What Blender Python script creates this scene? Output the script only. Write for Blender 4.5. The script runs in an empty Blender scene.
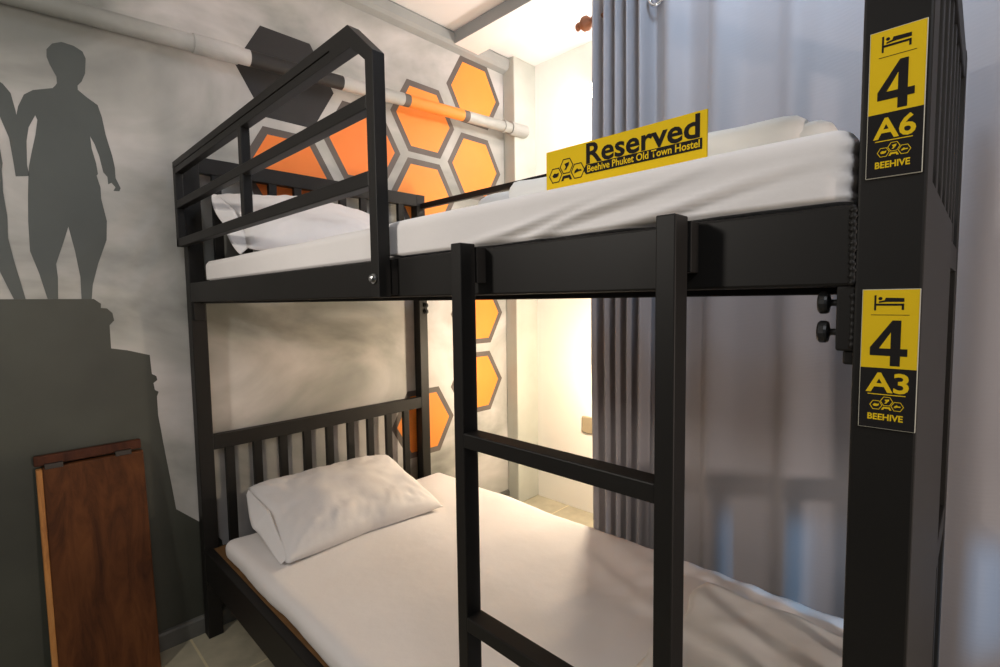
import bpy, bmesh, math, random
from mathutils import Vector, Matrix, noise

# ------------------------------------------------------------------ camera, world, lights, exposure
S = bpy.context.scene
COL = S.collection
F = Vector((0.71463478, 0.69626582, -0.0671642))
R = Vector((0.69711375, -0.71682914, -0.01372598))
U = Vector((0.05770219, 0.03701203, 0.99764752))
cd = bpy.data.cameras.new('camera')
cd.sensor_width = 36.0
cd.lens = 36.0 * 497.34 / 1000.0
cd.clip_start = 0.02
cam = bpy.data.objects.new('camera', cd)
COL.objects.link(cam)
cam.matrix_world = Matrix(((R.x, U.x, -F.x, 0), (R.y, U.y, -F.y, 0), (R.z, U.z, -F.z, 1.26), (0, 0, 0, 1)))
S.camera = cam

S.view_settings.view_transform = 'Standard'
S.view_settings.look = 'None'
S.view_settings.gamma = 1.0
S.view_settings.use_curve_mapping = False
S.view_settings.exposure = -0.12

w = bpy.data.worlds.new('world'); S.world = w; w.use_nodes = True
w.node_tree.nodes['Background'].inputs[0].default_value = (0.60, 0.66, 0.74, 1)
w.node_tree.nodes['Background'].inputs[1].default_value = 0.065

def lamp(name, kind, loc, power, color, size=0.1, aim=None, size_y=None, spread=None, blend=None, angle=None):
    l = bpy.data.lights.new(name, kind); l.energy = power; l.color = color
    if kind == 'AREA':
        l.size = size
        if size_y: l.shape = 'RECTANGLE'; l.size_y = size_y
        if spread: l.spread = spread
    else:
        l.shadow_soft_size = size
        if kind == 'SPOT': l.spot_size = angle; l.spot_blend = blend
    o = bpy.data.objects.new(name, l); COL.objects.link(o); o.location = loc
    if aim is not None:
        o.rotation_euler = (Vector(aim) - Vector(loc)).to_track_quat('-Z', 'Y').to_euler()
    return o

# warm room light behind and left of the camera, cool light from the right, the two bunk lamps behind the curtain
lamp('room_light', 'AREA', (-0.80, 1.05, 1.80), 12, (1.0, 0.93, 0.84), 0.16, (0.8, 1.1, 1.1))
lamp('front_fill_light', 'AREA', (-0.45, -0.8, 2.4), 10, (0.92, 0.95, 1.0), 0.5, (1.0, 1.4, 1.3))  # added soft fill from behind the camera, not a lamp of the room
lamp('low_room_light', 'AREA', (0.50, -1.3, 1.0), 16, (1.0, 0.84, 0.74), 0.10, (1.3, 1.0, 0.9))
lamp('cool_ceiling_light', 'AREA', (1.15, 0.35, 2.6), 7.5, (0.55, 0.75, 1.0), 0.3, (1.6, 0.45, 1.9))
lamp('blue_glow_spot', 'SPOT', (1.30, -1.6, 1.05), 120, (0.16, 0.55, 1.0), 0.03, (1.66, 0.44, 0.36), angle=0.24, blend=0.7)  # added blue spot for the glow at the curtain foot, no window there
lamp('upper_bunk_lamp_light', 'POINT', (2.20, 1.42, 2.22), 16, (1.0, 0.92, 0.86), 0.05)
lamp('lower_bunk_lamp_light', 'POINT', (2.06, 1.32, 0.88), 34, (1.0, 0.81, 0.57), 0.04)

# ------------------------------------------------------------------ materials
def nodes(name):
    m = bpy.data.materials.new(name); m.use_nodes = True
    return m, m.node_tree, m.node_tree.nodes['Principled BSDF']
def mat(name, rgb, rough=0.6, metal=0.0, var=0.0, scale=8, bump=0.0, bscale=40, spec=0.5, coat=0.0):
    m, t, b = nodes(name)
    N, L = t.nodes, t.links
    b.inputs['Roughness'].default_value = rough; b.inputs['Metallic'].default_value = metal
    b.inputs['Specular IOR Level'].default_value = spec
    b.inputs['Coat Weight'].default_value = coat
    tc = N.new('ShaderNodeTexCoord')
    n = N.new('ShaderNodeTexNoise'); n.inputs['Scale'].default_value = scale; n.inputs['Detail'].default_value = 4
    L.new(tc.outputs['Object'], n.inputs['Vector'])
    r = N.new('ShaderNodeValToRGB')
    r.color_ramp.elements[0].position = 0.3; r.color_ramp.elements[1].position = 0.7
    r.color_ramp.elements[0].color = [c * (1 - var) for c in rgb] + [1]
    r.color_ramp.elements[1].color = [min(1, c * (1 + var)) for c in rgb] + [1]
    L.new(n.outputs['Fac'], r.inputs['Fac']); L.new(r.outputs['Color'], b.inputs['Base Color'])
    if bump:
        n2 = N.new('ShaderNodeTexNoise'); n2.inputs['Scale'].default_value = bscale; n2.inputs['Detail'].default_value = 5
        L.new(tc.outputs['Object'], n2.inputs['Vector'])
        bp = N.new('ShaderNodeBump'); bp.inputs['Strength'].default_value = bump; bp.inputs['Distance'].default_value = 0.01
        L.new(n2.outputs['Fac'], bp.inputs['Height']); L.new(bp.outputs['Normal'], b.inputs['Normal'])
    return m
M = {}
M['black'] = mat('black_powder_coat', (0.0125, 0.0112, 0.0100), 0.5, 0, 0.10, 6, spec=0.28)
M['bolt'] = mat('zinc_bolt', (0.5, 0.5, 0.5), 0.3, 1.0)
M['knob'] = mat('black_plastic', (0.012, 0.012, 0.012), 0.45)
M['yellow'] = mat('sign_yellow', (0.88, 0.59, 0.015), 0.8, spec=0.15)
M['signblack'] = mat('sign_black', (0.018, 0.016, 0.016), 0.8, spec=0.15)
M['edge'] = mat('acrylic_edge', (0.62, 0.6, 0.5), 0.3)
M['sheet'] = mat('white_cotton', (0.86, 0.82, 0.80), 0.85, 0, 0.02, 5, 0.12, 26, 0.15)
M['pillowcase'] = mat('white_pillowcase', (0.83, 0.80, 0.79), 0.85, 0, 0.02, 5, 0.15, 22, 0.15)
M['duvet'] = mat('white_quilt', (0.84, 0.83, 0.80), 0.9, 0, 0.02, 5, 0.2, 18, 0.1)
M['ply'] = mat('plywood', (0.17, 0.085, 0.03), 0.6, 0, 0.25, 20)
M['white'] = mat('white_paint', (0.86, 0.84, 0.80), 0.7, 0, 0.02, 3, 0.03, 60)
M['ceiling'] = mat('ceiling_white', (0.82, 0.80, 0.79), 0.8, 0, 0.02, 3)
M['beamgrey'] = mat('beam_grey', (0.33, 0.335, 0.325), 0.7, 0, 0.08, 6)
M['column'] = mat('column_grey', (0.50, 0.51, 0.46), 0.7, 0, 0.06, 7)
M['skirt'] = mat('skirting_grey', (0.10, 0.10, 0.09), 0.5, 0, 0.2, 12)
M['switch'] = mat('switch_plate', (0.33, 0.27, 0.18), 0.5)
M['lampbody'] = mat('lamp_white', (0.8, 0.8, 0.78), 0.4)
M['finial'] = mat('turned_wood', (0.33, 0.12, 0.055), 0.4, 0, 0.25, 30)
M['rod'] = mat('rod_wood', (0.28, 0.13, 0.07), 0.4, 0, 0.15, 20)
M['chrome'] = mat('chrome', (0.75, 0.78, 0.82), 0.15, 1.0)
M['hinge'] = mat('dark_hinge', (0.035, 0.03, 0.025), 0.45, 0.6)
M['mural_black'] = mat('mural_black', (0.020, 0.018, 0.018), 0.6, 0, 0.12, 9)
M['mural_border'] = mat('mural_border', (0.115, 0.095, 0.085), 0.65, 0, 0.10, 9)
M['mural_orange'] = mat('mural_orange', (0.95, 0.235, 0.035), 0.6, 0, 0.05, 4)
M['mural_orange_lit'] = mat('mural_orange_lit', (0.93, 0.285, 0.035), 0.6, 0, 0.05, 4)  # same paint as the orange, lamp glow put into its colour
M['mural_sil'] = mat('mural_silhouette', (0.075, 0.084, 0.079), 0.55, 0, 0.08, 5)
M['mural_rock'] = mat('mural_rock', (0.046, 0.049, 0.038), 0.5, 0, 0.22, 3)
def emis(name, rgb, s):
    m, t, b = nodes(name)
    b.inputs['Base Color'].default_value = (*rgb, 1)
    b.inputs['Emission Color'].default_value = (*rgb, 1); b.inputs['Emission Strength'].default_value = s
    return m
M['bulb'] = emis('glowing_bulb', (1.0, 0.92, 0.8), 12)

def wall_mat():
    m, t, b = nodes('smoky_painted_wall'); N, L = t.nodes, t.links
    tc = N.new('ShaderNodeTexCoord')
    mp = N.new('ShaderNodeMapping'); mp.inputs['Rotation'].default_value = (0, 0.35, 0); mp.inputs['Scale'].default_value = (1, 1, 1.7)
    L.new(tc.outputs['Object'], mp.inputs['Vector'])
    n = N.new('ShaderNodeTexNoise'); n.inputs['Scale'].default_value = 1.5; n.inputs['Detail'].default_value = 5
    n.inputs['Roughness'].default_value = 0.5; n.inputs['Distortion'].default_value = 0.7
    L.new(mp.outputs['Vector'], n.inputs['Vector'])
    r = N.new('ShaderNodeValToRGB'); e = r.color_ramp.elements
    e[0].position = 0.34; e[0].color = (0.23, 0.235, 0.215, 1)
    e[1].position = 0.68; e[1].color = (0.66, 0.62, 0.60, 1)
    x = e.new(0.5); x.color = (0.43, 0.42, 0.395, 1)
    L.new(n.outputs['Fac'], r.inputs['Fac'])
    n2 = N.new('ShaderNodeTexNoise'); n2.inputs['Scale'].default_value = 9; n2.inputs['Detail'].default_value = 6
    L.new(tc.outputs['Object'], n2.inputs['Vector'])
    mx = N.new('ShaderNodeMixRGB'); mx.blend_type = 'OVERLAY'; mx.inputs['Fac'].default_value = 0.16
    L.new(r.outputs['Color'], mx.inputs['Color1']); L.new(n2.outputs['Fac'], mx.inputs['Color2'])
    L.new(mx.outputs['Color'], b.inputs['Base Color'])
    b.inputs['Roughness'].default_value = 0.55
    bp = N.new('ShaderNodeBump'); bp.inputs['Strength'].default_value = 0.08; bp.inputs['Distance'].default_value = 0.01
    L.new(n2.outputs['Fac'], bp.inputs['Height']); L.new(bp.outputs['Normal'], b.inputs['Normal'])
    return m
M['wall'] = wall_mat()

def tile_mat():
    m, t, b = nodes('floor_tiles'); N, L = t.nodes, t.links
    tc = N.new('ShaderNodeTexCoord'); mp = N.new('ShaderNodeMapping')
    mp.inputs['Location'].default_value = (0.34, 0.22, 0)
    L.new(tc.outputs['Object'], mp.inputs['Vector'])
    br = N.new('ShaderNodeTexBrick'); br.offset = 0; br.inputs['Scale'].default_value = 1
    br.inputs['Brick Width'].default_value = 0.4; br.inputs['Row Height'].default_value = 0.4
    br.inputs['Mortar Size'].default_value = 0.004
    br.inputs['Color1'].default_value = (0.46, 0.42, 0.31, 1); br.inputs['Color2'].default_value = (0.43, 0.39, 0.285, 1)
    br.inputs['Mortar'].default_value = (0.66, 0.58, 0.38, 1)
    L.new(mp.outputs['Vector'], br.inputs['Vector'])
    n = N.new('ShaderNodeTexNoise'); n.inputs['Scale'].default_value = 14; n.inputs['Detail'].default_value = 5
    L.new(tc.outputs['Object'], n.inputs['Vector'])
    mx = N.new('ShaderNodeMixRGB'); mx.blend_type = 'OVERLAY'; mx.inputs['Fac'].default_value = 0.35
    L.new(br.outputs['Color'], mx.inputs['Color1']); L.new(n.outputs['Fac'], mx.inputs['Color2'])
    L.new(mx.outputs['Color'], b.inputs['Base Color']); b.inputs['Roughness'].default_value = 0.35
    return m
M['tile'] = tile_mat()

def wood_mat(name, c0, c1, c2):
    m, t, b = nodes(name); N, L = t.nodes, t.links
    tc = N.new('ShaderNodeTexCoord'); mp = N.new('ShaderNodeMapping'); mp.inputs['Scale'].default_value = (7, 7, 1.1)
    L.new(tc.outputs['Object'], mp.inputs['Vector'])
    n = N.new('ShaderNodeTexNoise'); n.inputs['Scale'].default_value = 3; n.inputs['Detail'].default_value = 8
    n.inputs['Roughness'].default_value = 0.65; n.inputs['Distortion'].default_value = 0.8
    L.new(mp.outputs['Vector'], n.inputs['Vector'])
    r = N.new('ShaderNodeValToRGB'); e = r.color_ramp.elements
    e[0].position = 0.28; e[0].color = (*c0, 1); e[1].position = 0.75; e[1].color = (*c2, 1)
    x = e.new(0.5); x.color = (*c1, 1)
    L.new(n.outputs['Fac'], r.inputs['Fac']); L.new(r.outputs['Color'], b.inputs['Base Color'])
    b.inputs['Roughness'].default_value = 0.65; b.inputs['Specular IOR Level'].default_value = 0.2
    return m
M['board'] = wood_mat('stained_wood', (0.030, 0.009, 0.003), (0.085, 0.028, 0.008), (0.14, 0.050, 0.014))
M['board_edge'] = wood_mat('worn_wood_edge', (0.20, 0.08, 0.03), (0.45, 0.20, 0.06), (0.55, 0.28, 0.10))
M['board_dark'] = wood_mat('dark_wood_rail', (0.02, 0.006, 0.003), (0.06, 0.018, 0.008), (0.10, 0.03, 0.012))

def curtain_mat():
    m, t, b = nodes('grey_curtain_cloth'); N, L = t.nodes, t.links
    b.inputs['Base Color'].default_value = (0.34, 0.325, 0.34, 1)
    b.inputs['Roughness'].default_value = 0.62
    b.inputs['Sheen Weight'].default_value = 0.25
    tc = N.new('ShaderNodeTexCoord'); mp = N.new('ShaderNodeMapping')
    mp.inputs['Scale'].default_value = (1, 9, 26); mp.inputs['Rotation'].default_value = (0.45, 0, 0)
    L.new(tc.outputs['Object'], mp.inputs['Vector'])
    wv = N.new('ShaderNodeTexWave'); wv.bands_direction = 'Z'; wv.inputs['Scale'].default_value = 1.2
    wv.inputs['Distortion'].default_value = 7; wv.inputs['Detail'].default_value = 2
    L.new(mp.outputs['Vector'], wv.inputs['Vector'])
    bp = N.new('ShaderNodeBump'); bp.inputs['Strength'].default_value = 0.03; bp.inputs['Distance'].default_value = 0.004
    L.new(wv.outputs['Fac'], bp.inputs['Height']); L.new(bp.outputs['Normal'], b.inputs['Normal'])
    return m
M['curtain'] = curtain_mat()

# ------------------------------------------------------------------ mesh helpers
def tag(o, label=None, cat=None, group=None, kind=None):
    if label: o['label'] = label
    if cat: o['category'] = cat
    if group: o['group'] = group
    if kind: o['kind'] = kind
    return o
def thing(name, loc, label, cat, group=None):
    o = bpy.data.objects.new(name, None); COL.objects.link(o); o.location = loc; o.empty_display_size = 0.05
    return tag(o, label, cat, group)
def link(name, bm, mats, parent=None, smooth=False, bevel=0):
    me = bpy.data.meshes.new(name)
    bmesh.ops.recalc_face_normals(bm, faces=bm.faces)
    bm.to_mesh(me); bm.free()
    for m in (mats if isinstance(mats, (list, tuple)) else [mats]): me.materials.append(m)
    if smooth:
        for p in me.polygons: p.use_smooth = True
    o = bpy.data.objects.new(name, me); COL.objects.link(o)
    if parent is not None:
        o.parent = parent
        # geometry is given in world coordinates: cancel the chain of parent offsets
        off = Vector(); q = parent
        while q is not None: off += q.location; q = q.parent
        for v in me.vertices: v.co -= off
    if bevel:
        md = o.modifiers.new('bevel', 'BEVEL'); md.width = bevel; md.segments = 2; md.limit_method = 'ANGLE'
    return o
def box(bm, x0, x1, y0, y1, z0, z1, mi=0):
    v = [bm.verts.new(p) for p in ((x0, y0, z0), (x1, y0, z0), (x1, y1, z0), (x0, y1, z0), (x0, y0, z1), (x1, y0, z1), (x1, y1, z1), (x0, y1, z1))]
    for f in ((0, 3, 2, 1), (4, 5, 6, 7), (0, 1, 5, 4), (1, 2, 6, 5), (2, 3, 7, 6), (3, 0, 4, 7)):
        bm.faces.new([v[i] for i in f]).material_index = mi
def bx(name, m, parent, *boxes, bevel=0.002):
    bm = bmesh.new()
    for b in boxes: box(bm, *b)
    return link(name, bm, m, parent, bevel=bevel)
def prism_x(bm, pts, x0, x1, mi=0):   # outline in (y,z), extruded along x
    a = [bm.verts.new((x0, y, z)) for y, z in pts]; b = [bm.verts.new((x1, y, z)) for y, z in pts]
    n = len(pts)
    bm.faces.new(a[::-1]).material_index = mi; bm.faces.new(b).material_index = mi
    for i in range(n): bm.faces.new((a[i], a[(i + 1) % n], b[(i + 1) % n], b[i])).material_index = mi
def prism_y(bm, pts, y0, y1, mi=0):   # outline in (x,z), extruded along y
    a = [bm.verts.new((x, y0, z)) for x, z in pts]; b = [bm.verts.new((x, y1, z)) for x, z in pts]
    n = len(pts)
    bm.faces.new(a).material_index = mi; bm.faces.new(b[::-1]).material_index = mi
    for i in range(n): bm.faces.new((a[i], b[i], b[(i + 1) % n], a[(i + 1) % n])).material_index = mi
def lathe(bm, prof, origin, axis, n=24, mi=0):  # prof: (distance along axis, radius)
    ax = Vector(axis).normalized(); u = ax.orthogonal().normalized(); v = ax.cross(u); o = Vector(origin)
    rings = []
    for d, r in prof:
        rings.append([bm.verts.new(o + ax * d + (u * math.cos(2 * math.pi * k / n) + v * math.sin(2 * math.pi * k / n)) * max(r, 1e-5)) for k in range(n)])
    for a, b in zip(rings[:-1], rings[1:]):
        for k in range(n): bm.faces.new((a[k], a[(k + 1) % n], b[(k + 1) % n], b[k])).material_index = mi
    bm.faces.new(rings[0][::-1]).material_index = mi; bm.faces.new(rings[-1]).material_index = mi
def torus(bm, c, axis, Rr, r, n=28, k=10):
    ax = Vector(axis).normalized(); u = ax.orthogonal().normalized(); v = ax.cross(u); c = Vector(c); g = []
    for i in range(n):
        d = u * math.cos(2 * math.pi * i / n) + v * math.sin(2 * math.pi * i / n)
        g.append([bm.verts.new(c + d * (Rr + r * math.cos(2 * math.pi * j / k)) + ax * r * math.sin(2 * math.pi * j / k)) for j in range(k)])
    for i in range(n):
        for j in range(k): bm.faces.new((g[i][j], g[(i + 1) % n][j], g[(i + 1) % n][(j + 1) % k], g[i][(j + 1) % k]))
def hexagon(c, r, rot=0): return [(c[0] + r * math.cos(math.radians(60 * k + rot)), c[1] + r * math.sin(math.radians(60 * k + rot))) for k in range(6)]

# ------------------------------------------------------------------ the room
WY = 2.11      # painted wall
CZ = 2.68      # ceiling
bm = bmesh.new(); box(bm, -2.2, 3.0, -2.0, WY + 0.1, -0.1, 0)
tag(link('floor', bm, M['tile']), kind='structure')

SIL = {
 'boy': [(0.191,1.957),(0.191,1.977),(0.177,2.009),(0.171,2.03),(0.172,2.053),(0.186,2.075),(0.209,2.088),(0.238,2.086),(0.259,2.076),(0.266,2.056),(0.262,2.008),(0.252,1.98),(0.241,1.964),(0.241,1.951),(0.263,1.933),(0.289,1.916),(0.298,1.88),(0.305,1.824),(0.319,1.758),(0.324,1.72),(0.324,1.687),(0.336,1.655),(0.332,1.644),(0.316,1.643),(0.322,1.656),(0.312,1.669),(0.303,1.663),(0.302,1.687),(0.292,1.7),(0.284,1.752),(0.274,1.788),(0.264,1.81),(0.266,1.772),(0.275,1.726),(0.278,1.692),(0.274,1.687),(0.282,1.65),(0.282,1.613),(0.293,1.541),(0.289,1.478),(0.262,1.396),(0.245,1.328),(0.24,1.282),(0.214,1.282),(0.215,1.353),(0.206,1.437),(0.194,1.513),(0.18,1.464),(0.158,1.393),(0.16,1.351),(0.157,1.282),(0.132,1.283),(0.117,1.362),(0.1,1.43),(0.101,1.521),(0.105,1.6),(0.109,1.655),(0.112,1.687),(0.12,1.729),(0.132,1.785),(0.139,1.832),(0.135,1.845),(0.118,1.805),(0.111,1.763),(0.108,1.691),(0.112,1.66),(0.106,1.657),(0.081,1.652),(0.088,1.687),(0.088,1.761),(0.093,1.836),(0.098,1.862),(0.113,1.901),(0.134,1.92),(0.18,1.939),(0.187,1.949)],
 'arm': [(0.063,1.923),(0.069,1.919),(0.084,1.897),(0.092,1.847),(0.095,1.807),(0.088,1.687),(0.081,1.652),(0.078,1.7),(0.073,1.764),(0.057,1.821),(0.033,1.829),(0.0,1.83),(-0.03,1.90),(0.02,1.93)],
 'torso': [(-0.09,1.84),(0.0,1.84),(0.038,1.78),(0.052,1.724),(0.055,1.686),(0.052,1.666),(0.052,1.637),(0.051,1.605),(0.056,1.529),(0.054,1.466),(0.063,1.399),(0.082,1.283),(0.056,1.283),(0.031,1.364),(0.0,1.43),(-0.03,1.36),(-0.035,1.283),(-0.065,1.283),(-0.085,1.40),(-0.10,1.55)],
 'head': [(-0.03,1.93),(0.0,1.98),(0.02,2.03),(0.01,2.08),(-0.03,2.10),(-0.08,2.08),(-0.09,2.02),(-0.07,1.96),(-0.11,1.92),(-0.10,1.80),(0.0,1.82)],
 'rock': [(-0.45,1.283),(-0.003,1.283),(0.245,1.282),(0.263,1.266),(0.262,1.252),(0.278,1.25),(0.292,1.234),(0.295,1.209),(0.282,1.193),(0.282,1.115),(0.326,1.105),(0.389,1.083),(0.392,1.015),(0.405,1.006),(0.407,0.992),(0.395,0.982),(0.398,0.957),(0.409,0.949),(0.403,0.933),(0.403,0.865),(0.409,0.81),(0.413,0.765),(0.432,0.594),(0.441,0.507),(0.515,0.433),(0.587,0.336),(0.612,0.08),(0.62,0.0),(-0.45,0.0)],
}
bm = bmesh.new()
box(bm, -2.2, 2.42, WY, WY + 0.1, 0, CZ, 0)
def paint(pts, layer, mi):             # a layer of wall paint, half a millimetre proud per coat
    from mathutils.geometry import tessellate_polygon
    y = WY - 0.0004 * layer
    vs = [bm.verts.new((x, y, z)) for x, z in pts]
    for tri in tessellate_polygon([[Vector((x, z, 0)) for x, z in pts]]):
        f = bm.faces.new([vs[i] for i in tri]); f.material_index = mi
paint(SIL['rock'], 1, 6)
for k in ('boy', 'arm', 'torso', 'head'): paint(SIL[k], {'boy': 2, 'arm': 3, 'torso': 4, 'head': 5}[k], 5)
HR = 0.2045
HEX = [((0.922, 2.187), 'k'), ((1.984, 2.423), 'a'), ((1.625, 2.192), 'a'), ((1.982, 2.011), 'a'), ((1.620, 1.807), 'a'),
       ((1.269, 1.990), 'o'), ((0.915, 1.795), 'o'), ((1.982, 1.185), 'a'), ((1.972, 0.782), 'a'), ((1.580, 0.620), 'a')]
for i, (c, k) in enumerate(HEX):
    if k == 'k': paint(hexagon(c, HR), 1, 1); continue
    paint(hexagon(c, HR), 1, 2)
    paint(hexagon(c, HR - 0.034), 2, 3 if k == 'o' else 4)
wl = link('wall_left', bm, [M['wall'], M['mural_black'], M['mural_border'], M['mural_orange'], M['mural_orange_lit'], M['mural_sil'], M['mural_rock']])
tag(wl, kind='structure')
# note: winding of the paint layers is irrelevant to the shaders

bm = bmesh.new(); box(bm, 2.41, 2.51, -1.6, 2.02, 0, CZ); tag(link('wall_right', bm, M['white']), kind='structure')
bm = bmesh.new(); box(bm, 2.22, 2.45, 2.02, WY, 0, CZ); tag(link('wall_column', bm, M['column'], bevel=0.006), kind='structure')
bm = bmesh.new(); box(bm, -2.2, 2.55, -2.0, WY + 0.1, CZ, CZ + 0.1); tag(link('ceiling', bm, M['ceiling']), kind='structure')
# ceiling beam running along the bed, pale underside, shade put into the grey of its side
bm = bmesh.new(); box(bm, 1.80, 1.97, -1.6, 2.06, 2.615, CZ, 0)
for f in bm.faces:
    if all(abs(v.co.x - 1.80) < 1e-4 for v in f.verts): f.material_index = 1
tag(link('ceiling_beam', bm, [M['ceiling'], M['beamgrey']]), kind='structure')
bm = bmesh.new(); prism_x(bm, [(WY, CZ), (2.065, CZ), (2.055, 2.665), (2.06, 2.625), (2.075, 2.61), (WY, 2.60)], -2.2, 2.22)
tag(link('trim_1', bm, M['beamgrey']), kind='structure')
bm = bmesh.new(); prism_x(bm, [(WY, 0), (2.098, 0), (2.098, 0.058), (2.102, 0.066), (WY, 0.07)], -2.2, 2.22)
tag(link('baseboard_left', bm, M['skirt']), kind='structure')

# painted pipe along the wall: grey, black where it crosses the black hexagon, orange where it crosses the orange one
bm = bmesh.new()
p0 = Vector((-2.0, 2.072, 2.058)); p1 = Vector((2.26, 2.002, 2.255)); d = p1 - p0
cuts = [(-2.0, 0)] 
segs = [(-2.0, 0.742, 0), (0.742, 1.118, 1), (1.118, 1.428, 0), (1.428, 1.462, 2), (1.462, 1.800, 3), (1.800, 1.836, 2), (1.836, 2.30, 0)]
def pp(x): return p0 + d * ((x - p0.x) / d.x)
axn = d.normalized(); uu = Vector((0, -1, 0)); uu = (uu - axn * uu.dot(axn)).normalized(); vv = axn.cross(uu)
def ring(x, r): return [bm.verts.new(pp(x) + (uu * math.cos(a) + vv * math.sin(a)) * r) for a in [2 * math.pi * k / 24 for k in range(24)]]
for x0, x1, mi in segs:
    a, b = ring(x0, 0.029), ring(x1, 0.029)
    for k in range(24):
        f = bm.faces.new((a[k], a[(k + 1) % 24], b[(k + 1) % 24], b[k])); f.material_index = mi; f.smooth = True
pipe = link('wall_pipe', bm, [M['wall'], M['mural_black'], M['mural_border'], M['mural_orange_lit']])
tag(pipe, 'painted pipe running along the mural wall above the honeycomb, coloured by the hexagons it crosses', 'pipe')
def sleeve(x0, x1, r, name):
    global bm
    bm = bmesh.new()
    prev = None
    for x, rr in ((x0, 0.029), (x0, r), (x1, r), (x1, 0.029)):
        c = ring(x, rr)
        if prev:
            for k in range(24): bm.faces.new((prev[k], prev[(k + 1) % 24], c[(k + 1) % 24], c[k]))
        prev = c
    return link(name, bm, M['wall'], pipe)
sleeve(0.555, 0.70, 0.033, 'coupling'); sleeve(2.16, 2.29, 0.037, 'coupling'); sleeve(2.10, 2.115, 0.034, 'coupling')

# switch plate on the white wall
tag(bx('switch_plate', M['switch'], None, (2.395, 2.41, 1.575, 1.675, 0.475, 0.575), bevel=0.008),
    'small beige plate on the white wall by the curtain edge', 'switch')

# bunk lamps half hidden behind the curtain
def wall_lamp(z, y, label, arm=0.0):
    t = thing('wall_lamp', (2.41, y, z), label, 'lamp')
    bm = bmesh.new(); lathe(bm, [(0, 0.045), (0.012, 0.045), (0.016, 0.03), (0.10 + arm, 0.03)], (2.41, y, z), (-1, 0, 0)); link('lamp_base', bm, M['lampbody'], t, bevel=0.001)
    bm = bmesh.new(); lathe(bm, [(arm + a_, b_) for a_, b_ in ((0.10, 0.030), (0.112, 0.038), (0.13, 0.043), (0.148, 0.038), (0.158, 0.02), (0.16, 0.001))], (2.41, y, z), (-1, 0, 0)); link('bulb', bm, M['bulb'], t, True)
    return t
wall_lamp(2.35, 1.50, 'glowing white wall lamp peeking out behind the curtain above the sign')
wall_lamp(0.88, 1.32, 'wall lamp behind the curtain lighting the lower bunk', 0.10)

# ------------------------------------------------------------------ curtain on its rod
CX = 1.665
t = thing('grey_curtain', (CX, 0.2, 0.03), 'grey cloth curtain hanging full height behind the bunk bed', 'curtain')
prof = []      # (y, x offset)
y = 1.112
rnd = random.Random(4)
pl = [(1.112, 0.012), (1.095, -0.02), (1.065, 0.035), (1.038, -0.03), (1.012, 0.035), (0.992, -0.028), (0.965, 0.03), (0.945, -0.03), (0.925, 0.028),
      (0.895, -0.03), (0.868, 0.03), (0.84, 0.015), (0.80, -0.018), (0.74, 0.018), (0.68, 0.004), (0.64, -0.014), (0.56, 0.014), (0.47, 0.010), (0.415, -0.014), (0.34, 0.012), (0.24, 0.002),
      (0.17, -0.014), (0.08, 0.014), (0.0, -0.006), (-0.08, 0.014), (-0.16, -0.012), (-0.27, 0.016), (-0.38, -0.014), (-0.5, 0.014), (-0.62, -0.012), (-0.75, 0.01)]
def cr(p0, p1, p2, p3, t): return 0.5 * ((2 * p1) + (-p0 + p2) * t + (2 * p0 - 5 * p1 + 4 * p2 - p3) * t * t + (-p0 + 3 * p1 - 3 * p2 + p3) * t ** 3)
path = []
for i in range(len(pl) - 1):
    a, b, c, e = pl[max(i - 1, 0)], pl[i], pl[i + 1], pl[min(i + 2, len(pl) - 1)]
    for k in range(8):
        q = k / 8; path.append((cr(a[0], b[0], c[0], e[0], q), cr(a[1], b[1], c[1], e[1], q)))
path.append(pl[-1])
bm = bmesh.new(); NZ = 48; grid = []
for j in range(NZ + 1):
    z = 0.03 + (2.41 - 0.03) * j / NZ; row = []
    for (yy, xo) in path:
        k = 0.75 + 0.25 * z / 2.4
        n1 = noise.noise(Vector((yy * 3.1, z * 0.8, 3.7))) * 0.012
        n2 = noise.noise(Vector((yy * 1.3, z * 1.6, 9.1))) * 0.006 * (2.4 - z)
        shift = 0.004 * math.sin(z * 2.1 + yy * 9)
        row.append(bm.verts.new((CX + xo * k + n1 + n2, yy + shift * (0 if yy > 1.09 else 1), z)))
    grid.append(row)
for j in range(NZ):
    for i in range(len(path) - 1): bm.faces.new((grid[j][i], grid[j][i + 1], grid[j + 1][i + 1], grid[j + 1][i]))
cl = link('cloth', bm, M['curtain'], t, True)
md = cl.modifiers.new('thickness', 'SOLIDIFY'); md.thickness = 0.002
for yy in (0.842, 0.62, 0.39, 0.13, -0.12, -0.4, -0.64):
    bm = bmesh.new(); torus(bm, (CX - 0.012, yy, 2.283), (1, 0.1, 0), 0.024, 0.006); link('grommet', bm, M['chrome'], t, True)
t = thing('curtain_rod', (CX + 0.03, 1.1, 2.283), 'wooden curtain rod with a turned knob end above the curtain', 'curtain rod')
bm = bmesh.new(); lathe(bm, [(0, 0.011), (2.0, 0.011)], (CX + 0.028, 1.15, 2.332), (0, -1, 0)); link('rod', bm, M['rod'], t, True)
fin = [(0, 0.011), (0.006, 0.018), (0.012, 0.012), (0.020, 0.015), (0.034, 0.028), (0.048, 0.029), (0.060, 0.020), (0.066, 0.011), (0.074, 0.017), (0.084, 0.014), (0.092, 0.002)]
bm = bmesh.new(); lathe(bm, fin, (CX + 0.028, 1.115, 2.332), (0, 1, 0))
link('finial', bm, M['finial'], t, True)

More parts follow.
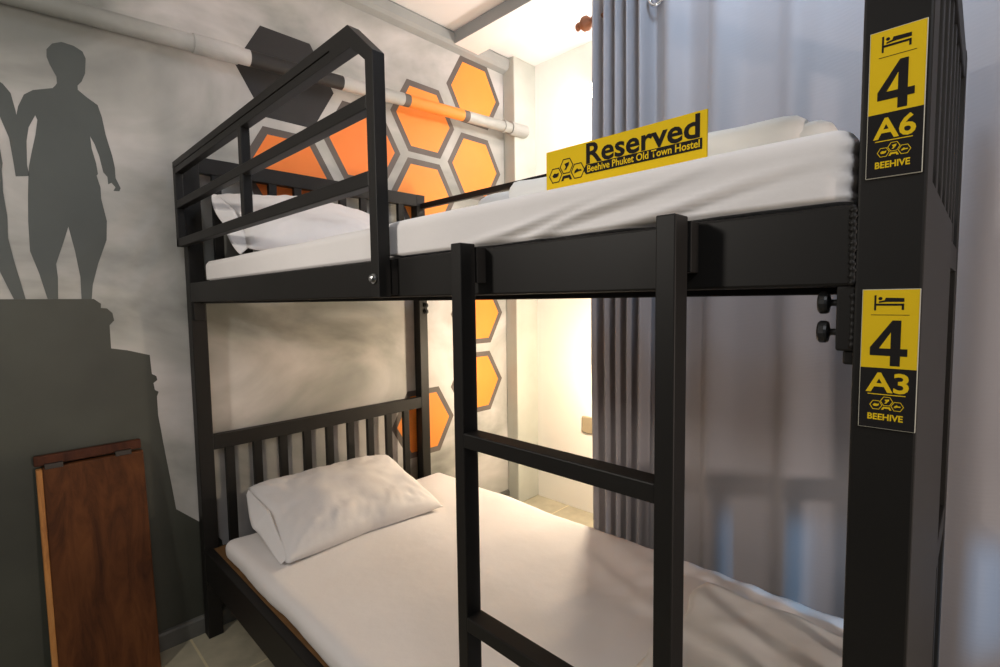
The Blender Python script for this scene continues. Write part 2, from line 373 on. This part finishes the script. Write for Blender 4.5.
# ------------------------------------------------------------------ bunk bed
BK = M['black']
X0, X1 = 0.509, 1.569          # near and far faces of the frame
YH, PD = 2.046, 0.05           # headboard posts
YF, PF = 0.035, 0.044          # foot posts
bed = thing('bunk_bed', ((X0 + X1) / 2, 1.06, 0), 'black metal bunk bed with slatted headboards, guard rails and thick side rails', 'bunk bed')
P = lambda name, *b, **k: bx(name, BK, bed, *b, **k)
P('post', (X0, X0 + 0.05, YH, YH + PD, 0, 1.79))
P('post', (X1 - 0.05, X1, YH, YH + PD, 0, 1.79))
P('post', (X0, X0 + 0.05, YF, YF + PF, 0, 1.84))
P('post', (X1 - 0.05, X1, YF + 0.013, YF + 0.013 + PF, 0, 1.79))
P('stand_in_panel', (X0 + 0.05, 0.965, YF + 0.002, YF + 0.014, 0.0, 1.36), bevel=0.001)  # added black stand-in for the neighbouring bunk's dark frame
def board(name, y0, y1, zt, zb, zl, ns, x0=0.600, pitch=0.1015):
    hb = bx(name, BK, bed, (X0 + 0.05, X1 - 0.05, y0, y1, zb, zt))
    for k in range(ns):
        xx = x0 + pitch * k
        bx('slat', BK, hb, (xx, xx + 0.031, y0 + 0.004, y1 - 0.008, zl, zb + 0.004), bevel=0.001)
    bx('lower_bar', BK, hb, (X0 + 0.05, X1 - 0.05, y0, y1, zl - 0.05, zl), bevel=0.001)
    return hb
board('headboard', YH, YH + 0.032, 0.770, 0.715, 0.33, 9)
board('headboard', YH, YH + 0.032, 1.789, 1.732, 1.36, 9)
board('footboard', YF + 0.014, YF + 0.040, 0.770, 0.715, 0.33, 9)
board('footboard', YF + 0.014, YF + 0.040, 1.789, 1.732, 1.36, 9)
for x0, x1 in ((X0 + 0.001, X0 + 0.031), (X1 - 0.031, X1 - 0.001)):
    P('side_rail', (x0, x1, YF + PF, YH, 1.2675, 1.3365), bevel=0.003)
    P('side_rail', (x0, x1, YF + PF, YH, 0.225, 0.344), bevel=0.003)
# angle iron ledges carrying the plywood, just inside the rails
for zz in (1.2615, 0.232):
    P('ledge', (X0 + 0.031, X0 + 0.056, YF + PF, YH, zz, zz + 0.006), bevel=0)
    P('ledge', (X1 - 0.056, X1 - 0.031, YF + PF, YH, zz, zz + 0.006), bevel=0)
bx('bed_base', M['ply'], bed, (X0 + 0.031, X1 - 0.031, YF + 0.05, YH - 0.004, 0.326, 0.343), bevel=0.001)['label'] = 'brown plywood base under the lower mattress'
bx('bed_base', M['ply'], bed, (X0 + 0.031, X1 - 0.031, YF + 0.05, YH - 0.004, 1.2680, 1.283), bevel=0.001)
# near guard rail
GX0, GX1 = 0.474, 0.498
gr = bmesh.new()
prism_x(gr, [(2.038, 1.7525), (0.831, 1.7525), (0.752, 1.683), (0.752, 1.2675), (0.777, 1.2675), (0.777, 1.674), (0.823, 1.711), (0.90, 1.711), (0.90, 1.7315), (2.038, 1.7315)], GX0, GX1)
g = link('guard_rail', gr, BK, bed, bevel=0.001)
bx('rail_bar', BK, g, (GX0 + 0.0015, GX1, 0.895, 2.036, 1.711, 1.7305), bevel=0.001)
bx('rail_bar', BK, g, (GX0, GX1, 0.776, 2.012, 1.592, 1.617), bevel=0.002)
bx('rail_bar', BK, g, (GX0, GX1, 0.776, 2.038, 1.461, 1.488), bevel=0.002)
bx('upright', BK, g, (GX0, GX1, 2.012, 2.038, 1.461, 1.74), bevel=0.002)
bx('upright', BK, g, (GX0 + 0.001, GX1, 1.378, 1.402, 1.487, 1.72), bevel=0.002)
bx('fixing_plate', BK, g, (GX1, X0 + 0.002, 0.748, 0.772, 1.272, 1.334), bevel=0)
bx('fixing_plate', BK, g, (GX1, X0 + 0.001, 2.02, 2.07, 1.47, 1.70), bevel=0)
bm = bmesh.new(); lathe(bm, [(0, 0.009), (0.003, 0.009), (0.003, 0.006), (0.008, 0.006), (0.009, 0.004)], (GX0, 0.7665, 1.300), (-1, 0, 0), 12); link('bolt', bm, M['bolt'], g)
# far guard rail: slim bar on the curtain side
g = bx('guard_rail', BK, bed, (1.541, 1.563, 0.85, YH + 0.002, 1.722, 1.748), bevel=0.002)
bx('upright', BK, g, (1.541, 1.563, 0.85, 0.874, 1.33, 1.724), bevel=0.002)
# bracket under the near rail with two knurled knobs, fixed to the foot post
br = P('bracket', (X0 + 0.002, X0 + 0.028, YF + PF - 0.001, YF + PF + 0.013, 1.212, 1.268), (X0 + 0.006, X0 + 0.03, YF + PF - 0.001, YF + PF + 0.008, 1.200, 1.213), bevel=0.002)
for zz in (1.2535, 1.2275):
    bm = bmesh.new()
    o = (X0 + 0.016, YF + PF + 0.012, zz)
    lathe(bm, [(0, 0.0045), (0.002, 0.0045), (0.002, 0.0030), (0.007, 0.0030), (0.009, 0.006), (0.009, 0.0092), (0.011, 0.0100), (0.015, 0.0100), (0.0165, 0.0085), (0.017, 0.004)], o, (0, 1, 0), 18)
    link('knob', bm, M['knob'], br, False)
# bumpy weld seams
def weld(name, x, y, z0, z1, n, r):
    bm = bmesh.new(); rn = random.Random(int(z0 * 100)); rings = []
    for i in range(n * 4 + 1):
        zz = z0 + (z1 - z0) * i / (n * 4)
        rr = r * (0.7 + 0.45 * abs(math.sin(i * math.pi / 4)) + rn.uniform(-0.12, 0.12)); oy = rn.uniform(-r, r) * 0.25
        rings.append([bm.verts.new((x + rr * math.cos(a) * 0.8, y + oy + rr * math.sin(a), zz)) for a in [2 * math.pi * k / 8 for k in range(8)]])
    for a, b in zip(rings[:-1], rings[1:]):
        for k in range(8): bm.faces.new((a[k], a[(k + 1) % 8], b[(k + 1) % 8], b[k]))
    bm.faces.new(rings[0][::-1]); bm.faces.new(rings[-1])
    return link(name, bm, BK, bed, True)
weld('weld_seam', X0 + 0.001, YF + PF + 0.002, 1.268, 1.334, 12, 0.0028)
weld('weld_seam', X0 + 0.003, YF + PF + 0.001, 1.214, 1.262, 8, 0.0024)
# bolt ends under the far rail and a clamp below the near rail at the head end
bm = bmesh.new(); lathe(bm, [(0, 0.014), (0.008, 0.014), (0.008, 0.007), (0.016, 0.007)], (X1 - 0.012, YH, 1.238), (0, -1, 0), 6); link('bolt', bm, BK, bed)
bm = bmesh.new(); lathe(bm, [(0, 0.014), (0.008, 0.014), (0.008, 0.007), (0.016, 0.007)], (X1 - 0.012, YH, 1.206), (0, -1, 0), 6); link('bolt', bm, BK, bed)
P('bracket', (X0 + 0.006, X0 + 0.044, YH - 0.012, YH + 0.001, 1.20, 1.268), bevel=0.002)

# ------------------------------------------------------------------ ladder hooked on the near rail
LX0, LX1 = 0.464, 0.4925
lad = thing('bunk_ladder', (0.478, 0.4, 0), 'black metal ladder hooked over the near side rail of the upper bunk', 'ladder')
LW = 0.0208
yl = (0.5483, 0.2359)
for yy in yl:
    st = bx('upright', BK, lad, (LX0, LX1, yy - LW, yy, 0.0, 1.341), bevel=0.0016)
    bx('hook', BK, st, (LX1, X0 + 0.002, yy - 0.024, yy - 0.006, 1.285, 1.3365), bevel=0.001)
for zt in (1.0703, 0.795, 0.52, 0.245):
    bx('rung', BK, lad, (LX0, LX1, yl[1] - 0.001, yl[0] - LW + 0.001, zt - 0.0215, zt), bevel=0.0016)

# ------------------------------------------------------------------ cloth shapes
def soft_box(name, m, parent, x0, x1, y0, y1, z0, z1, r, step, disp, label=None, cat=None):
    bm = bmesh.new()
    hx_, hy, hz = (x1 - x0) / 2, (y1 - y0) / 2, (z1 - z0) / 2; c = Vector(((x0 + x1) / 2, (y0 + y1) / 2, (z0 + z1) / 2))
    nx, ny, nz = max(4, int(2 * hx_ / step)), max(4, int(2 * hy / step)), max(6, int(2 * hz / (step * 0.5)))
    cache = {}
    def vert(a, b, d):
        key = (round(a, 5), round(b, 5), round(d, 5))
        if key in cache: return cache[key]
        p = Vector((a * hx_, b * hy, d * hz)); h = (hx_, hy, hz)
        q = Vector([max(-h[i] + r, min(h[i] - r, p[i])) for i in range(3)])
        e = p - q
        n = e.normalized() if e.length > 1e-6 else Vector((0, 0, 1 if d > 0 else -1))
        p2 = q + n * r + c if e.length > 1e-6 else p + c
        p2 = p2 + disp(p2, n)
        cache[key] = bm.verts.new(p2); return cache[key]
    def face(f, na, nb):
        for i in range(na):
            for j in range(nb):
                vs = [f(-1 + 2 * (i + di) / na, -1 + 2 * (j + dj) / nb) for di, dj in ((0, 0), (1, 0), (1, 1), (0, 1))]
                if len(set(vs)) == 4:
                    try: bm.faces.new(vs)
                    except ValueError: pass
    for s in (-1, 1):
        face(lambda a, b: vert(a, b, s), nx, ny); face(lambda a, b: vert(a, s, b), nx, nz); face(lambda a, b: vert(s, a, b), ny, nz)
    o = link(name, bm, m, parent, True)
    if label: tag(o, label, cat)
    return o
def N3(p, s, o=0): return noise.noise(Vector((p.x * s[0] + o, p.y * s[1] + o * 2, p.z * s[2])))
def ridge(x): return math.exp(-x * x)

def upper_disp(p, n):
    d = n * (N3(p, (4, 4, 7)) * 0.003 + N3(p, (9, 8, 14), 5) * 0.0010)
    if n.x < -0.3:                       # hanging side of the sheet: slanting drag folds towards the foot
        k = max(0.0, min(1.0, (1.05 - p.y) / 0.35))
        for (ya, za, sl, wd, am) in ((0.47, 1.348, -0.16, 0.0055, 0.007), (0.36, 1.352, -0.20, 0.006, 0.008), (0.27, 1.342, -0.16, 0.0055, 0.007)):
            t_ = (p.z - za) - sl * (p.y - ya) + 0.002 * math.sin(p.y * 31)
            win = max(0.0, 1 - abs(p.y - ya + 0.02) / 0.17) ** 1.3
            d += Vector((-1, 0, 0)) * am * win * (ridge((t_ - 0.008) / wd) - 0.7 * ridge(t_ / wd))
        d += Vector((0.006 * math.tanh((p.y - 0.80) * 40), 0, 0))   # the sheet steps out beyond the guard rail
    if n.y < -0.5: d += Vector((0, 0.004 * math.sin(p.z * 420), 0)) * 0.4
    q_ = p + d
    if q_.z < 1.3385 and q_.x < 0.5425: d.x += 0.5425 - q_.x          # tucked down inside the rail
    elif q_.z < 1.345 and p.x < 0.56: d.z += max(0, 1.3375 - q_.z)
    if q_.x > 1.53 and q_.z < 1.36: d.x += 1.53 - q_.x
    return d
t = soft_box('mattress', M['sheet'], None, 0.515, 1.535, 0.081, 1.905, 1.284, 1.404, 0.018, 0.0075, upper_disp,
             'white sheeted mattress on the upper bunk', 'mattress')
def lower_disp(p, n):
    d = n * (N3(p, (4, 4, 6), 2) * 0.007 + N3(p, (7, 18, 10), 8) * 0.0020)
    if n.z > 0.6:
        k = max(0, min(1, (0.95 - p.y) / 0.4)) * max(0, min(1, (p.x - 0.75) / 0.3))
        d.z += k * 0.0030 * math.sin(60 * (p.y + 0.35 * p.x + 0.03 * noise.noise(p * 4))) 
    return d
soft_box('mattress', M['sheet'], None, 0.538, 1.525, 0.10, 1.925, 0.343, 0.418, 0.030, 0.016, lower_disp,
         'white sheeted mattress on the lower bunk', 'mattress')

def pillow(name, corners, thick, seed, label, puff_dir=None, m=None):
    # corners: head-left, head-right, foot-right, foot-left (world)
    A, B, C_, D = [Vector(c) for c in corners]
    n0 = (B - A).cross(D - A).normalized()
    if n0.z < 0: n0 = -n0
    bm = bmesh.new(); NU, NV = 64, 44; top = []; bot = []
    for j in range(NV + 1):
        rt, rb = [], []
        for i in range(NU + 1):
            u = -1 + 2 * i / NU; v = -1 + 2 * j / NV
            pin_u = 1 - 0.07 * (1 - v * v) ** 0.0 * (1 - abs(v)) * (abs(u) ** 2); pin_v = 1 - 0.10 * (1 - abs(u)) * (abs(v) ** 2)
            uu_, vv_ = u * pin_u, v * pin_v
            s, q = (uu_ + 1) / 2, (vv_ + 1) / 2
            base = (A * (1 - s) + B * s) * (1 - q) + (D * (1 - s) + C_ * s) * q
            h = (max(0, 1 - u * u) ** 0.42) * (max(0, 1 - v * v) ** 0.45)
            ang = math.atan2(abs(v) - 1.02, abs(u) - 1.02); rad = math.hypot(abs(v) - 1, abs(u) - 1)
            sx, sy = (1 if u > 0 else -1), (1 if v > 0 else -1)
            rays = math.sin(ang * 17 + sx * 2 + sy * 3.1 + seed) * 0.006 * math.exp(-rad * 2.2) * (1 - math.exp(-rad * 9))
            nz = noise.noise(Vector((u * 2.2 + seed, v * 1.8, 0.3))) * 0.012 + noise.noise(Vector((u * 5 + seed, v * 6, 1.3))) * 0.005 + abs(noise.noise(Vector((u * 9 + seed + v * 2, v * 3, 4.3)))) * 0.016 * max(0, abs(v) - 0.2)
            edge = min(1, h * 1.6)
            rt.append(bm.verts.new(base + n0 * (thick * h * 0.62 + (nz + rays) * edge)))
            rb.append(rt[-1] if (i in (0, NU) or j in (0, NV)) else bm.verts.new(base - n0 * (thick * 0.38 * h + nz * 0.3 * edge)))
        top.append(rt); bot.append(rb)
    for j in range(NV):
        for i in range(NU):
            bm.faces.new((top[j][i], top[j][i + 1], top[j + 1][i + 1], top[j + 1][i]))
            vs = [bot[j][i], bot[j + 1][i], bot[j + 1][i + 1], bot[j][i + 1]]
            if len(set(vs)) == 4 and set(vs) != set((top[j][i], top[j][i + 1], top[j + 1][i + 1], top[j + 1][i])): bm.faces.new(vs)
    o = link(name, bm, m or M['pillowcase'], None, True)
    return tag(o, label, 'pillow')
def flap(parent, pts_a, pts_b, ripple, seed):      # open hem of a pillowcase
    bm = bmesh.new(); n = 24; g = []
    def curve(pts, s):
        k = s * (len(pts) - 1); i = min(int(k), len(pts) - 2); f = k - i
        f = f * f * (3 - 2 * f)
        return Vector(pts[i]).lerp(Vector(pts[i + 1]), f)
    for i in range(n + 1):
        s = i / n; a = curve(pts_a, s); b = curve(pts_b, s); row = []
        for j in range(7):
            q = j / 6; p = a.lerp(b, q)
            p += Vector((1, 0, 0)) * (ripple * math.sin(s * 11 + seed) * q)
            row.append(bm.verts.new(p))
        g.append(row)
    for i in range(n):
        for j in range(6): bm.faces.new((g[i][j], g[i + 1][j], g[i + 1][j + 1], g[i][j + 1]))
    o = link('pillowcase_hem', bm, M['pillowcase'], parent, True)
    md = o.modifiers.new('thickness', 'SOLIDIFY'); md.thickness = 0.003
    return o
pw = pillow('pillow', [(0.655, 2.005, 0.552), (1.275, 2.005, 0.535), (1.235, 1.535, 0.432), (0.612, 1.555, 0.432)], 0.145, 3.0,
            'white pillow lying against the slatted headboard on the lower bunk')
flap(pw, [(0.655, 1.99, 0.55), (0.65, 1.78, 0.53), (0.628, 1.575, 0.44)], [(0.638, 1.975, 0.535), (0.600, 1.79, 0.475), (0.606, 1.575, 0.430)], 0.004, 1)
pw2 = pillow('pillow', [(0.590, 2.00, 1.650), (1.20, 2.00, 1.625), (1.22, 1.58, 1.425), (0.560, 1.60, 1.425)], 0.14, 8.5,
             'white pillow on the upper bunk behind the guard rail')
flap(pw2, [(0.60, 1.985, 1.65), (0.59, 1.80, 1.57), (0.575, 1.63, 1.44)], [(0.572, 1.975, 1.65), (0.543, 1.80, 1.53), (0.540, 1.62, 1.410)], 0.006, 2)

# folded quilt on the upper bunk, lower quilt heap
def quilt_disp(p, n):
    return n * (N3(p, (6, 6, 20), 4) * 0.008 + N3(p, (14, 14, 60), 9) * 0.004) + Vector((0, 0, 0.004 * math.sin(p.x * 22)))
q = soft_box('folded_quilt', M['duvet'], None, 0.66, 1.25, 0.152, 0.63, 1.402, 1.468, 0.022, 0.014, quilt_disp, 'white folded quilt at the foot of the upper bunk behind the sign', 'quilt')
soft_box('fold', M['duvet'], q, 0.665, 1.22, 0.128, 0.57, 1.404, 1.458, 0.018, 0.014, quilt_disp)
q = soft_box('crumpled_quilt', M['duvet'], None, 0.93, 1.50, 0.645, 1.03, 1.403, 1.545, 0.05, 0.016, lambda p, n: n * (N3(p, (5, 5, 9), 7) * 0.025), 'white rumpled quilt at the far side of the upper bunk beyond the sign', 'quilt')
def heap_disp(p, n):
    d = n * (N3(p, (6, 6, 10), 11) * 0.014 + N3(p, (15, 12, 30), 3) * 0.006)
    d.z += 0.005 * math.sin(26 * (p.y - 0.9 * p.x)) * (1 if n.z > 0 else 0)
    e = 0.05 * N3(p, (7, 7, 2), 21)
    if abs(n.x) > .3: d.x += e * 0.6
    if abs(n.y) > .3: d.y += e * 0.6
    return d
soft_box('bed_sheet', M['duvet'], None, 0.62, 1.40, 0.13, 0.545, 0.412, 0.448, 0.016, 0.013, heap_disp, 'white top sheet folded at the foot of the lower bunk', 'sheet')

# ------------------------------------------------------------------ signs
def text_mesh(name, body, size, m, parent, origin, right, up, bold=0.0, sx=1.0, shear=0.0, align='LEFT', extrude=0.0002, width=None):
    cu = bpy.data.curves.new(name, 'FONT'); cu.body = body; cu.size = size; cu.offset = bold; cu.extrude = 0; cu.shear = shear
    cu.align_x = align; cu.resolution_u = 3
    tmp = bpy.data.objects.new(name, cu); COL.objects.link(tmp)
    bpy.context.view_layer.update()
    me = bpy.data.meshes.new_from_object(tmp.evaluated_get(bpy.context.evaluated_depsgraph_get()))
    bpy.data.objects.remove(tmp); bpy.data.curves.remove(cu)
    xs = [v.co.x for v in me.vertices]
    if width: sx = width / (max(xs) - min(xs)); x_off = min(xs)
    else: x_off = 0
    r, u, o = Vector(right), Vector(up), Vector(origin)
    for v in me.vertices: v.co = o + r * ((v.co.x - x_off) * sx) + u * v.co.y
    me.materials.clear(); me.materials.append(m)
    ob = bpy.data.objects.new(name, me); COL.objects.link(ob); ob.parent = parent
    off = Vector(); q_ = parent
    while q_ is not None: off += q_.location; q_ = q_.parent
    for v in me.vertices: v.co -= off
    return ob
RT, UP = (0, -1, 0), (0, 0, 1)        # the signs face -x: their right is -y
def flat(bm, pts, x):                 # filled outline at depth x, pts given as (y, z)
    bm.faces.new([bm.verts.new((x, y, z)) for y, z in pts])
def hexring(bm, cy, cz, r, w_, x, rot=0):
    a = hexagon((cy, cz), r, rot); b = hexagon((cy, cz), r - w_, rot)
    va = [bm.verts.new((x, y, z)) for y, z in a]; vb = [bm.verts.new((x, y, z)) for y, z in b]
    for k in range(6): bm.faces.new((va[k], va[(k + 1) % 6], vb[(k + 1) % 6], vb[k]))
def emblem(name, m, parent, x, cy, cz, r):     # three outlined cells round a solid cap, each with a small mark inside
    bm = bmesh.new()
    w_ = r * 0.13
    for dy, dz in ((1.62, -0.12), (0, 0.72), (-1.62, -0.12)): hexring(bm, cy + dy * r, cz + dz * r, r, w_, x)
    flat(bm, [(cy + 0.80 * r, cz - 0.95 * r), (cy + 0.52 * r, cz - 0.36 * r), (cy - 0.52 * r, cz - 0.36 * r), (cy - 0.80 * r, cz - 0.95 * r), (cy - 0.45 * r, cz - 0.95 * r), (cy - 0.36 * r, cz - 0.70 * r), (cy + 0.36 * r, cz - 0.70 * r), (cy + 0.45 * r, cz - 0.95 * r)], x)
    # marks: a fish-like leaf, a bird-like stroke, a swimmer-like stroke
    c = (cy + 1.62 * r, cz - 0.12 * r); flat(bm, [(c[0] + .5 * r, c[1]), (c[0] + .2 * r, c[1] + .28 * r), (c[0] - .2 * r, c[1] + .2 * r), (c[0] - .5 * r, c[1] + .3 * r), (c[0] - .4 * r, c[1] - .1 * r), (c[0] - .1 * r, c[1] - .25 * r), (c[0] + .3 * r, c[1] - .25 * r)], x)
    c = (cy, cz + 0.72 * r); flat(bm, [(c[0] + .35 * r, c[1] - .45 * r), (c[0] + .1 * r, c[1] - .1 * r), (c[0] + .3 * r, c[1] + .3 * r), (c[0] - .4 * r, c[1] + .42 * r), (c[0] - .35 * r, c[1] + .1 * r), (c[0] - .1 * r, c[1] - .2 * r), (c[0], c[1] - .4 * r)], x)
    c = (cy - 1.62 * r, cz - 0.12 * r); flat(bm, [(c[0] + .5 * r, c[1] - .25 * r), (c[0] + .45 * r, c[1] + .02 * r), (c[0] + .1 * r, c[1] + .3 * r), (c[0] - .1 * r, c[1] + .12 * r), (c[0] - .5 * r, c[1] + .1 * r), (c[0] - .5 * r, c[1] - .1 * r), (c[0] - .1 * r, c[1] - .1 * r)], x)
    return link(name, bm, m, parent)
def number_sign(zt, code, label, y0=0.0730, y1=0.0368, H_=0.1145):
    xs = X0 - 0.0022
    s = thing('bed_number_sign', (X0, (y0 + y1) / 2, zt - H_), label, 'sign', None)
    w_ = y0 - y1; split = 0.561
    bx('backing', M['edge'], s, (xs, X0, y1, y0, zt - H_, zt), bevel=0.0003)
    e = 0.0005
    bm = bmesh.new(); flat(bm, [(y0 - e, zt - H_ * split), (y1 + e, zt - H_ * split), (y1 + e, zt - e), (y0 - e, zt - e)], xs - 0.0002); link('yellow_panel', bm, M['yellow'], s)
    bm = bmesh.new(); flat(bm, [(y0 - e, zt - H_ + e), (y1 + e, zt - H_ + e), (y1 + e, zt - H_ * split), (y0 - e, zt - H_ * split)], xs - 0.0002); link('black_panel', bm, M['signblack'], s)
    x = xs - 0.0004
    Y = lambda f: y0 - f * w_
    Z = lambda f: zt - f * H_
    bm = bmesh.new()      # sleeping figure on a bed
    def rc(a, b, c, d_): flat(bm, [(Y(a), Z(d_)), (Y(b), Z(d_)), (Y(b), Z(c)), (Y(a), Z(c))], x)
    rc(.22, .255, .042, .150); rc(.255, .735, .102, .117); rc(.695, .735, .115, .146)
    flat(bm, [(Y(.42), Z(.090)), (Y(.30), Z(.097)), (Y(.30), Z(.086)), (Y(.40), Z(.078)), (Y(.42), Z(.060)), (Y(.735), Z(.064)), (Y(.735), Z(.090))][::-1], x)
    flat(bm, [(Y(.325) + .036 * w_ * math.cos(a), Z(.066) + .036 * w_ * math.sin(a)) for a in [2 * math.pi * k / 16 for k in range(16)]], x)
    rc(.17, .83, .180, .184)
    # the figure 4
    flat(bm, [(Y(.70), Z(.220)), (Y(.55), Z(.220)), (Y(.17), Z(.415)), (Y(.17), Z(.472)), (Y(.53), Z(.472)), (Y(.53), Z(.543)), (Y(.70), Z(.543)), (Y(.70), Z(.472)), (Y(.82), Z(.472)), (Y(.82), Z(.420)), (Y(.70), Z(.420))], x)
    link('pictogram', bm, M['signblack'], s)
    bm = bmesh.new(); flat(bm, [(Y(.53), Z(.420)), (Y(.53), Z(.305)), (Y(.335), Z(.420))], x - 0.0002); link('figure_gap', bm, M['yellow'], s)
    text_mesh('lettering', code, H_ * 0.195, M['yellow'], s, (x, Y(.12), Z(.732)), RT, UP, bold=0.00045, width=w_ * 0.75)
    bm = bmesh.new(); rc2 = [(Y(.16), Z(.754)), (Y(.82), Z(.754)), (Y(.82), Z(.748)), (Y(.16), Z(.748))]; flat(bm, rc2, x); link('rule', bm, M['yellow'], s)
    emblem('emblem', M['yellow'], s, x, Y(.50), Z(.825), w_ * 0.115)
    text_mesh('lettering', 'BEEHIVE', H_ * 0.062, M['yellow'], s, (x, Y(.17), Z(.935)), RT, UP, bold=0.0002, width=w_ * 0.62)
    return s
number_sign(1.4685, 'A6', 'upper yellow and black bed sign reading 4 A6 on the foot post', 0.0738, 0.0382)
number_sign(1.2645, 'A3', 'lower yellow and black bed sign reading 4 A3 on the foot post', 0.0730, 0.0358)

# reserved sign standing on the upper mattress
y0, y1, zb, zt = 0.441, 0.2205, 1.402, 1.4615
XS = 0.549
s = thing('reserved_sign', (XS, (y0 + y1) / 2, zb), 'yellow Reserved sign standing on the upper mattress', 'sign')
bx('panel', M['yellow'], s, (XS, XS + 0.003, y1, y0, zb, zt), bevel=0.0003)
RT2 = (0, -1, 0)
x = XS - 0.0003; w_, h_ = y0 - y1, zt - zb
Y = lambda f: y0 - f * w_
Z = lambda f: zt - f * h_
bm = bmesh.new(); flat(bm, [(Y(.296), Z(.69)), (Y(.978), Z(.69)), (Y(.978), Z(.49)), (Y(.296), Z(.485)), (Y(.280), Z(.59))], x)
link('banner', bm, M['signblack'], s)
text_mesh('lettering', 'Reserved', h_ * 0.60, M['signblack'], s, (x, Y(.298), Z(.462)), RT2, UP, bold=0.0008, width=w_ * 0.668)
text_mesh('lettering', 'Beehive Phuket Old Town Hostel', h_ * 0.20, M['yellow'], s, (x - 0.0002, Y(.306), Z(.648)), RT2, UP, bold=0.0002, width=w_ * 0.66)
emblem('emblem', M['signblack'], s, x, Y(.156), Z(.545), w_ * 0.051)

# ------------------------------------------------------------------ wooden board leaning on the wall
t = thing('wooden_board', (0.21, 2.03, 0), 'brown stained wooden board with hinged top rail leaning on the mural wall', 'board')
def lean(o, hgt=0.76, lo=1.985, hi=2.062):
    for v in o.data.vertices:
        z = v.co.z + t.location.z
        v.co.y += (hi - lo) * (z / hgt) + lo - 2.03 + 0.0
T = 0.026
o = bx('panel', M['board'], t, (0.088, 0.345, 2.03, 2.03 + T, 0.0, 0.760), bevel=0.003); lean(o)
o = bx('edge_strip', M['board_edge'], t, (0.073, 0.088, 2.031, 2.031 + T, 0.0, 0.757), bevel=0.003); o['label'] = 'lighter worn edge strip'; lean(o)
o = bx('top_rail', M['board_dark'], t, (0.070, 0.342, 2.04, 2.058, 0.766, 0.797), bevel=0.003); o['label'] = 'dark top rail'; lean(o)
for xa in (0.115, 0.290):
    o = bx('hinge', M['hinge'], t, (xa - 0.022, xa + 0.022, 2.028, 2.042, 0.756, 0.772), bevel=0.001); lean(o)
